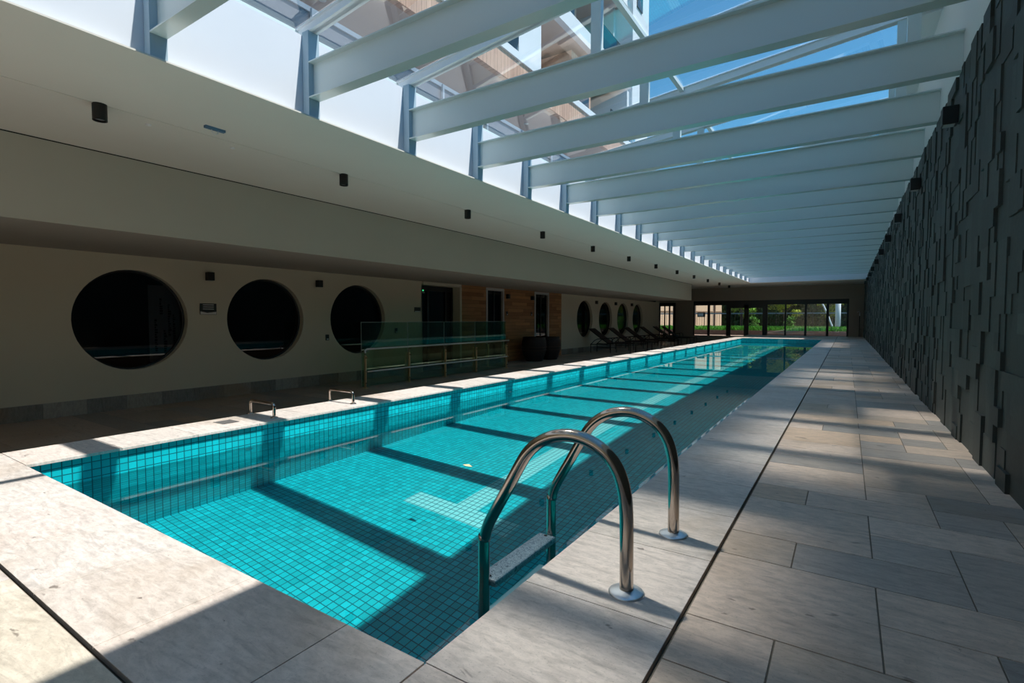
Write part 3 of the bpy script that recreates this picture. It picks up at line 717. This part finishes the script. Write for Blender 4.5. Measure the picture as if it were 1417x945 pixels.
# a fallen leaf afloat
e = MB(); e.add([(0, 0, 0.003), (0.02, 0.012, 0.010), (0.05, 0.0, 0.004), (0.02, -0.012, 0.006), (-0.018, 0.006, 0.004), (-0.01, -0.014, 0.012)], [(0, 1, 2), (0, 2, 3), (0, 4, 1), (0, 3, 5)])
lo = e.build('floating_leaf', mat('dry_leaf', (0.85, 0.62, 0.32), 0.7), recalc=False); lo.location = (-2.285, 2.873, ZW + 0.001); lo.scale = (1.4, 1.4, 1.4)
tag(lo, 'small dry leaf floating on the pool water', 'leaf')

# ------------------------------------------------------------------ glass railing with handrails
e = thing('glass_railing', 'glass railing with steel posts and handrails before the dark doorway', 'railing', (-7.95, 9.35, FL))
PYS = [6.86, 8.07, 9.27, 10.48, 11.87]
for y in PYS:
    a = MB(); a.box(-0.025, 0.025, y - 9.35 - 0.012, y - 9.35 + 0.012, 0.006, 0.65); a.box(-0.06, 0.06, y - 9.35 - 0.045, y - 9.35 + 0.045, 0, 0.006); p_ = a.build('post', M['brass'], e, bevel=0.003)
    for z in (0.10, 0.60): b = MB(); b.tube([(0.02, y - 9.35, z), (0.055, y - 9.35, z)], 0.014, 12); b.build('clamp', M['inox'], p_)
    b = MB(); b.tube([(0.0, y - 9.35, 0.33), (0.07, y - 9.35, 0.33)], 0.01, 10); b.build('bracket', M['inox'], p_)
    b = MB(); b.tube([(0.0, y - 9.35, 0.65), (0.0, y - 9.35, 0.72), (0.07, y - 9.35, 0.74)], 0.01, 10); b.build('bracket', M['inox'], p_)
for i in range(4):
    a = MB(); y0_, y1_ = PYS[i] - 9.35 + (-0.06 if i == 0 else 0.006), PYS[i + 1] - 9.35 - 0.006 + (0.03 if i == 3 else 0)
    a.box(-0.045, -0.035, y0_, y1_, 0.03, 1.30); g_ = a.build('glass_panel', M['tglass'], e)
    b = MB(); b.box(-0.046, -0.034, y0_, y1_, 1.30, 1.306); b.box(-0.046, -0.034, y0_, y0_ + 0.005, 0.03, 1.30); b.build('glass_edge', mat('pale_glass_edge', (0.34, 0.42, 0.39), 0.3), g_)
a = MB(); a.tube([(0.07, -2.55, 0.70), (0.07, -2.55, 0.755), (0.07, -2.50, 0.775), (0.07, 2.52, 0.775), (0.04, 2.58, 0.775)], 0.019, 14); a.build('upper_handrail', M['railsteel'], e)
a = MB(); a.tube([(0.07, -2.50, 0.33), (0.07, 2.45, 0.33)], 0.019, 14); a.build('lower_handrail', M['railsteel'], e)
# return panel at the far end
a = MB(); a.box(-1.1, -0.05, 2.52, 2.53, 0.03, 1.30); a.build('glass_panel', M['tglass'], e)
a = MB(); a.box(-0.66, -0.61, 2.50, 2.55, 0.006, 0.65); a.box(-0.70, -0.57, 2.47, 2.58, 0, 0.006); a.build('post', M['brass'], e)

# ------------------------------------------------------------------ planters and loungers
def pot(label, x, y, s=1.0):
    e = thing('plant_pot', label, 'pot', (x, y, FL))
    pr = []
    for k in range(25):
        t = k / 24; r = 0.27 + 0.15 * math.sin(PI * 0.62 * t) ** 0.9 - 0.02 * t * t; r += 0.005 * math.sin(t * 2 * PI * 9); pr.append((r * s, t * 0.70 * s))
    pr = [(0, 0)] + pr + [(0.36 * s, 0.72 * s), (0.38 * s, 0.76 * s), (0.36 * s, 0.79 * s), (0.31 * s, 0.79 * s), (0.30 * s, 0.70 * s), (0, 0.68 * s)]
    a = MB(); a.lathe(pr, n=40); a.build('body', M['clay'], e, recalc=False)
    b = MB(); b.lathe([(0, 0.682 * s), (0.29 * s, 0.684 * s), (0.29 * s, 0.681 * s)], n=24); b.build('soil', M['joint'], e, recalc=False)
    for z in (0.36, 0.46):
        b = MB(); b.lathe([(0.41 * s, (z - 0.012) * s), (0.428 * s, z * s), (0.41 * s, (z + 0.012) * s)], n=40); b.build('band', mat('brown_band', (0.05, 0.022, 0.018), 0.5), e, recalc=False)
pot('squat dark ribbed pot in front, nearer the glass railing', -8.55, 14.40)
pot('squat dark ribbed pot behind, before the right narrow door', -8.50, 15.32, 0.97)

def lounger():
    e = thing('sun_lounger', 'first brown sling sun lounger, nearest the pots', 'sun lounger', (0, 0, 0), 0, 'sun loungers by the left wall')
    W_ = 0.31
    a = MB()
    for s in (-1, 1): a.tube([(0.82, s * W_, 0.40), (1.95, s * W_, 0.40)], 0.017, 10)
    a.tube([(1.95, -W_, 0.40), (1.95, W_, 0.40)], 0.017, 10); a.tube([(0.45, -W_, 0.34), (0.45, W_, 0.34)], 0.014, 8)
    for s in (-1, 1): a.tube([(0.10, s * W_, 0.34), (0.86, s * W_, 0.34)], 0.015, 10)
    a.build('seat_frame', M['bronze'], e)
    a = MB(); a.box(0.80, 1.93, -W_ + 0.02, W_ - 0.02, 0.398, 0.410); a.build('seat_sling', M['sling'], e)
    b = MB()
    for s in (-1, 1): b.tube([(0.84, s * (W_ - 0.01), 0.405), (0.42, s * (W_ - 0.01), 0.68), (0.02, s * (W_ - 0.01), 0.97)], 0.017, 10)
    b.tube([(0.02, -W_, 0.97), (0.02, W_, 0.97)], 0.017, 10); bf = b.build('backrest', M['bronze'], e)
    a = MB(); a.add([(0.84, -W_ + 0.02, 0.40), (0.84, W_ - 0.02, 0.40), (0.02, W_ - 0.02, 0.965), (0.02, -W_ + 0.02, 0.965), (0.847, -W_ + 0.02, 0.412), (0.847, W_ - 0.02, 0.412), (0.027, W_ - 0.02, 0.977), (0.027, -W_ + 0.02, 0.977)],
                    [(0, 1, 2, 3), (4, 7, 6, 5), (0, 4, 5, 1), (1, 5, 6, 2), (2, 6, 7, 3), (3, 7, 4, 0)]); a.build('back_sling', M['sling'], bf, recalc=True)
    for x in (0.12, 0.98, 1.80):
        for s in (-1, 1):
            a = MB(); a.tube([(x, s * W_, 0.0), (x, s * W_, 0.34 if x < 0.5 else 0.39)], 0.015, 10); a.build('leg', M['bronze'], e)
    for s in (-1, 1):
        a = MB(); a.tube([(0.12, s * W_, 0.34), (0.30, s * (W_ + 0.02), 0.50), (0.42, s * (W_ + 0.02), 0.56), (0.98, s * (W_ + 0.02), 0.60), (1.05, s * W_, 0.57), (1.06, s * W_, 0.41)], 0.016, 10); a.build('armrest', M['bronze'], e)
    for z, x0, x1 in ((0.20, 0.12, 0.98),):
        for s in (-1, 1):
            a = MB(); a.tube([(x0, s * W_, z), (x1, s * W_, z)], 0.010, 8); a.build('stretcher', M['bronze'], e)
    return e
l0 = lounger(); l0.location = (-8.90, 19.65, FL)
LL = ['second brown sling sun lounger from the pots', 'third brown sling sun lounger from the pots', 'fourth brown sling sun lounger from the pots', 'fifth sun lounger, before the far corner door', 'farthest sun lounger, nearly at the far corner']
for y, lab in zip((21.70, 23.60, 25.80, 27.2, 28.6), LL): dup(l0, (-8.90 + (0.25 if y > 27 else 0), y, FL), lab)

# ------------------------------------------------------------------ the apartment block above the left side
ap = thing('apartment_building', 'white apartment block with pink brown boards and balconies above the glass roof', 'building', (-6.0, 6.0, 3.6))
AX, AY = 6.0, 6.0
def apart(name, mb, m): o = mb.build(name, m, ap); o.location = (6.0, -6.0, -3.6); return o
YA, YZ = -6.0, 18.4
a = MB(); a.box(-15, -9.5, YA, YZ, 2.96, 26); apart('rear_wall', a, M['upwhite'])
a = MB(); a.box(-10, XS - 0.35, YA, YZ, 2.96, 3.40); apart('terrace_slab', a, M['upwhite'])
for z, xo in ((5.8, -6.0), (8.65, -6.5), (11.3, -6.5), (14.0, -6.5), (16.7, -6.5), (19.4, -6.5)):
    a = MB(); a.box(-9.5, xo - 0.05, YA, YZ - 0.3, z, z + 0.10); apart('balcony_soffit', a, M['slabsoff'])
    zb_ = z - 0.02
    if z == 5.8:
        a = MB(); a.box(xo - 0.05, xo + 0.08, YA, YZ - 0.3, z - 0.02, z + 0.50); apart('board_fascia', a, M['slats']); zb_ = z + 0.50
    a = MB(); a.box(xo - 0.05, xo + 0.12, YA, YZ - 0.3, zb_, z + 0.66 if z == 5.8 else z + 0.42); a.box(-9.5, xo - 0.05, YA, YZ - 0.3, z + 0.10, z + 0.3); apart('balcony_edge', a, M['upwhite'])
    y = YA + 1.0; k = 0
    while y < YZ - 1.5 and z < 17:
        kind = k % 4
        if kind == 0: a = MB(); a.box(-9.0, xo - 0.3, y, y + 1.5, z + 0.3, z + 2.66); apart('white_pier', a, M['upwhite'])
        elif kind == 1: a = MB(); a.box(-9.0, -8.2, y, y + 2.4, z + 0.3, z + 2.66); apart('board_cladding', a, M['slats'])
        elif kind == 2:
            a = MB(); a.box(-9.0, xo - 0.7, y, y + 1.3, z + 0.3, z + 2.66); apart('board_cladding', a, M['slats'])
            a = MB(); a.box(xo - 0.72, xo - 0.66, y + 0.2, y + 1.1, z + 1.1, z + 2.3); apart('window', a, M['bwin'])
        else:
            a = MB(); a.box(-8.6, -8.5, y, y + 1.9, z + 0.3, z + 2.5); apart('window', a, M['bwin'])
            a = MB(); a.box(xo - 0.02, xo + 0.02, y - 0.1, y + 2.0, z + 0.45, z + 1.25); apart('balcony_glass', a, M['glass'])
            a = MB(); a.tube([(xo, y - 0.1, z + 1.27), (xo, y + 2.0, z + 1.27)], 0.02, 8); apart('balcony_rail', a, M['blackframe'])
        y += (1.5, 2.4, 1.3, 2.0)[kind]; k += 1
a = MB(); a.box(-9.5, -6.2, YZ - 1.6, YZ, 6.4, 26); apart('corner_pier', a, M['upwhite'])
a = MB(); a.box(-6.21, -6.16, YZ - 1.25, YZ - 0.75, 11.4, 13.0); apart('window', a, M['bwin'])
a = MB(); a.box(-6.21, -6.16, YZ - 1.25, YZ - 0.75, 14.4, 15.8); apart('window', a, M['bwin'])
# terrace behind the white wall: dark guard, back wall
a = MB(); a.box(-5.62, -5.56, YA, YZ - 0.5, 3.5, 4.60); apart('terrace_guard', a, mat('smoked_guard_glass', (0.05, 0.055, 0.065), 0.1, 0, 0.8))
a = MB()
for k in range(20): a.box(-5.55, -5.51, YA + 0.4 + 1.2 * k, YA + 0.44 + 1.2 * k, 3.4, 4.64)
a.box(-5.62, -5.54, YA, YZ - 0.5, 4.60, 4.66); apart('terrace_guard_rail', a, mat('grey_guard_rail', (0.22, 0.25, 0.29), 0.4))
a = MB()
for k in range(8): a.box(-9.5, -9.42, YA + 0.6 + 2.8 * k, YA + 2.4 + 2.8 * k, 3.4, 5.6)
apart('terrace_window', a, M['bwin'])
a = MB(); a.box(-9.46, -9.44, YA, YZ, 3.4, 5.8); apart('terrace_rear_wall', a, M['slabsoff'])
for k in range(7):
    a = MB(); a.lathe([(0.0, -0.012), (0.055, -0.010), (0.06, 0)], (-6.9, 1.2 + 2.0 * k, 5.8), 16); apart('downlight', a, M['plasticw'])

# ------------------------------------------------------------------ garden beyond the far glazing
gb = MB(); gb.box(-40, 25, YE + 0.16, 80, -0.65, -0.08); struct(gb.build('garden_ground', mat('paving_ground', (0.22, 0.16, 0.12), 0.9)))
gb = MB(); gb.box(-12, 3, YE + 0.17, YE + 1.3, -0.08, -0.06); struct(gb.build('terrace_floor', mat('terracotta_paving', (0.42, 0.26, 0.19), 0.8)))
PYY = YE + 1.7
gb = MB(); gb.box(-13, 2.5, PYY, PYY + 1.4, -0.08, 0.22); tag(gb.build('planter', plaster('mauve_render', (0.20, 0.14, 0.13))), 'long low brown planter wall outside the far glazing', 'planter')
random.seed(9)
gr = MB()
for k in range(9000):
    x = random.uniform(-12.8, 2.3); y = random.uniform(PYY + 0.05, PYY + 1.3); hgt = random.uniform(0.16, 0.30); an = random.uniform(0, PI); w_ = 0.012
    lx, ly = random.uniform(-0.10, 0.10), random.uniform(-0.10, 0.10); cx_, sx_ = math.cos(an) * w_, math.sin(an) * w_
    g_ = random.uniform(0.7, 1.25)
    gr.add([(x - cx_, y - sx_, 0.22), (x + cx_, y + sx_, 0.22), (x + lx + cx_ * .6, y + ly + sx_ * .6, 0.22 + hgt * .75), (x + lx * 1.8, y + ly * 1.8, 0.22 + hgt)], [(0, 1, 2), (0, 2, 3)], False, (0.09 * g_, 0.30 * g_, 0.03 * g_))
def leafmat(name):
    m = mat(name, (0.1, 0.3, 0.03), 0.6, spec=0.2); t = NT(m); at = t.n('ShaderNodeVertexColor'); at.layer_name = 'tint'; t.l(at.outputs[0], t.b.inputs['Base Color'])
    t.b.inputs['Transmission Weight'].default_value = 0.0; return m
M['leaf'] = leafmat('green_leaves')
tag(gr.build('grass', M['leaf'], recalc=False), 'bright green tufted grass growing along the top of the low planter', 'grass', kind='stuff')
# fence
e = thing('garden_fence', 'dark wire fence with a pale blue top rail behind the grass', 'fence', (0, YE + 5, 0))
a = MB(); a.box(-11.8, 3, -0.025, 0.025, 1.22, 1.29); a.build('top_rail', mat('blue_grey_rail', (0.16, 0.22, 0.28), 0.4), e)
a = MB()
for k in range(92): a.box(-11.8 + 0.16 * k, -11.785 + 0.16 * k, -0.008, 0.008, -0.08, 1.22)
a.build('bars', M['blackframe'], e)
for k in range(8):
    a = MB(); a.box(-11.8 + 2 * k, -11.74 + 2 * k, -0.03, 0.03, -0.08, 1.25); a.build('fence_post', M['blackframe'], e)
# trees
def tree(label, x, y, h, r, n, col, trunk=0.10, seed=1, name='tree', low=0.35, leaf=0.13):
    random.seed(seed); e = thing(name, label, 'tree', (x, y, -0.08))
    a = MB(); a.tube([(0, 0, 0), (0.05, 0.02, h * 0.3), (-0.05, 0.05, h * 0.55), (0.02, 0, h * 0.8)], trunk, 10, rs=[trunk, trunk * .85, trunk * .7, trunk * .4])
    for k in range(6):
        an = k * 1.05; a.tube([(0, 0, h * (0.35 + 0.05 * k)), (math.cos(an) * r * .4, math.sin(an) * r * .4, h * (0.55 + 0.05 * k))], trunk * .35, 6)
    a.build('trunk', mat('bark', (0.09, 0.06, 0.045), 0.9), e)
    cl = []
    for _ in range(22):
        an = random.uniform(0, 2 * PI); rr = r * 0.62 * math.sqrt(random.random()); cl.append((rr * math.cos(an), rr * math.sin(an), random.uniform(h * low, h * 0.93), r * random.uniform(0.25, 0.38)))
    f = MB()
    for k in range(n):
        c = random.choice(cl); v = Vector((random.gauss(0, 1), random.gauss(0, 1), random.gauss(0, 1))).normalized() * (c[3] * random.uniform(0.55, 1.0)); p = Vector(c[:3]) + Vector((v.x, v.y, v.z * 0.8))
        if p.z < 0.15: continue
        u = Vector((random.gauss(0, 1), random.gauss(0, 1), random.gauss(0, .5))).normalized(); q = u.cross(Vector((random.random() - .5, random.random() - .5, 1))).normalized(); L = random.uniform(0.6, 1.2) * leaf
        g_ = random.uniform(0.6, 1.3); f.add([p, p + u * L * .5 + q * L * .32, p + u * L, p + u * L * .5 - q * L * .32], [(0, 1, 2, 3)], False, tuple(cc * g_ for cc in col))
    f.build('foliage', M['leaf'], e, recalc=False)
tree('leafy tree with yellow green leaves behind the middle glass doors', -6.3, YE + 8.0, 3.6, 1.2, 5000, (0.26, 0.44, 0.06), seed=1)
tree('bushy yellow green tree right of the middle doors', -3.6, YE + 8.0, 3.6, 1.3, 5500, (0.42, 0.48, 0.06), seed=2)
tree('yellow green tree behind the third pane from the right', -0.9, YE + 8.2, 3.7, 1.25, 5500, (0.40, 0.46, 0.06), seed=3)
tree('dark green tree behind the slanting white pole', 1.8, YE + 8.0, 3.8, 1.25, 5500, (0.16, 0.30, 0.05), seed=4)
for k, (x, lab) in enumerate(((-9.6, 'slim shrub before the tan building at the far left'), (-4.9, 'low shrub behind the grass at the middle doors'), (-2.9, 'low leafy shrub behind the grass right of the middle'))):
    tree(lab, x, YE + 4.0, 1.15, 0.42, 1000, (0.14, 0.32, 0.05), 0.03, 20 + k, 'shrub', 0.15, 0.08)
# a tall dark hedge closes the view
random.seed(77)
hb = MB()
for k in range(26000):
    x = random.uniform(-9.8, 14); z = random.uniform(0, 7.5); y = YE + 15.4 + 0.6 * math.sin(x * 1.7 + z) + random.uniform(-0.5, 0.5)
    u = Vector((random.gauss(0, 1), random.gauss(0, .6), random.gauss(0, 1))).normalized(); q = u.cross(Vector((0, 1, random.random() - .5))).normalized(); L = random.uniform(0.22, 0.42); p = Vector((x, y, z))
    g_ = random.uniform(0.4, 1.5); hb.add([p, p + u * L * .5 + q * L * .3, p + u * L, p + u * L * .5 - q * L * .3], [(0, 1, 2, 3)], False, (0.020 * g_, 0.045 * g_, 0.012 * g_))
e = thing('hedge', 'tall dark hedge closing the garden behind the trees', 'hedge', (0, 0, -0.08))
hb.build('foliage', M['leaf'], e, recalc=False)
a = MB(); a.box(-9.8, 14, YE + 16.2, YE + 17.0, 0, 7.6); a.build('core', mat('hedge_core', (0.012, 0.02, 0.008), 0.9), e)
# tan building, set at an angle so that the sun rakes its front
e = thing('tan_building', 'tan rendered building seen through the left panes of the far glazing', 'building', (-11.0, YE + 9.4, -0.1), math.radians(-32))
a = MB(); a.box(-3, 0, -4.5, 4.5, 0, 7); a.build('wall', plaster('tan_render', (0.80, 0.53, 0.35), amt=0.1), e)
for k in range(4):
    a = MB(); a.tube([(0.06, -2.6 + 2.1 * k, 0), (0.06, -2.6 + 2.1 * k, 6.8)], 0.06, 10); a.build('drain_pipe', mat('brown_pipe', (0.22, 0.13, 0.09), 0.6), e)
a = MB(); a.box(0.0, 0.04, -4.5, 4.5, 1.55, 1.62); a.build('string_course', mat('brown_band_paint', (0.32, 0.19, 0.12), 0.7), e)
e = thing('garden_sign', 'small grey sign with a dark frame outside the leftmost pane', 'sign', (-7.95, YE + 3.4, 1.17))
a = MB(); a.box(-0.24, 0.24, -0.01, 0.01, -0.15, 0.15); a.build('frame', M['signdark'], e)
a = MB(); a.box(-0.19, 0.12, -0.014, -0.0101, -0.09, 0.09); a.build('panel', mat('grey_sign_panel', (0.35, 0.35, 0.38), 0.5), e)
a = MB(); a.box(0.17, 0.21, -0.01, 0.03, -1.23, 0.0); a.build('post', M['signdark'], e)
# white pillar and slanting white pole
e = MB(); e.lathe([(0.0, -0.08), (0.14, -0.08), (0.13, 2.6), (0.0, 2.6)], (-0.45, YE + 3.6, 0), 24); tag(e.build('white_post', M['upwhite'], recalc=False), 'thick white post outside the rightmost pane', 'post')
e = MB(); e.tube([(-0.55, YE + 3.2, -0.08), (-0.62, YE + 3.2, 0.2), (-0.9, YE + 3.2, 1.0), (-1.14, YE + 3.2, 1.62), (-1.24, YE + 3.2, 1.80), (-1.40, YE + 3.2, 1.92), (-2.3, YE + 3.2, 1.95)], 0.045, 12)
tag(e.build('slanting_pole', M['upwhite']), 'slanting white pole with a bent top outside the right panes', 'pole')
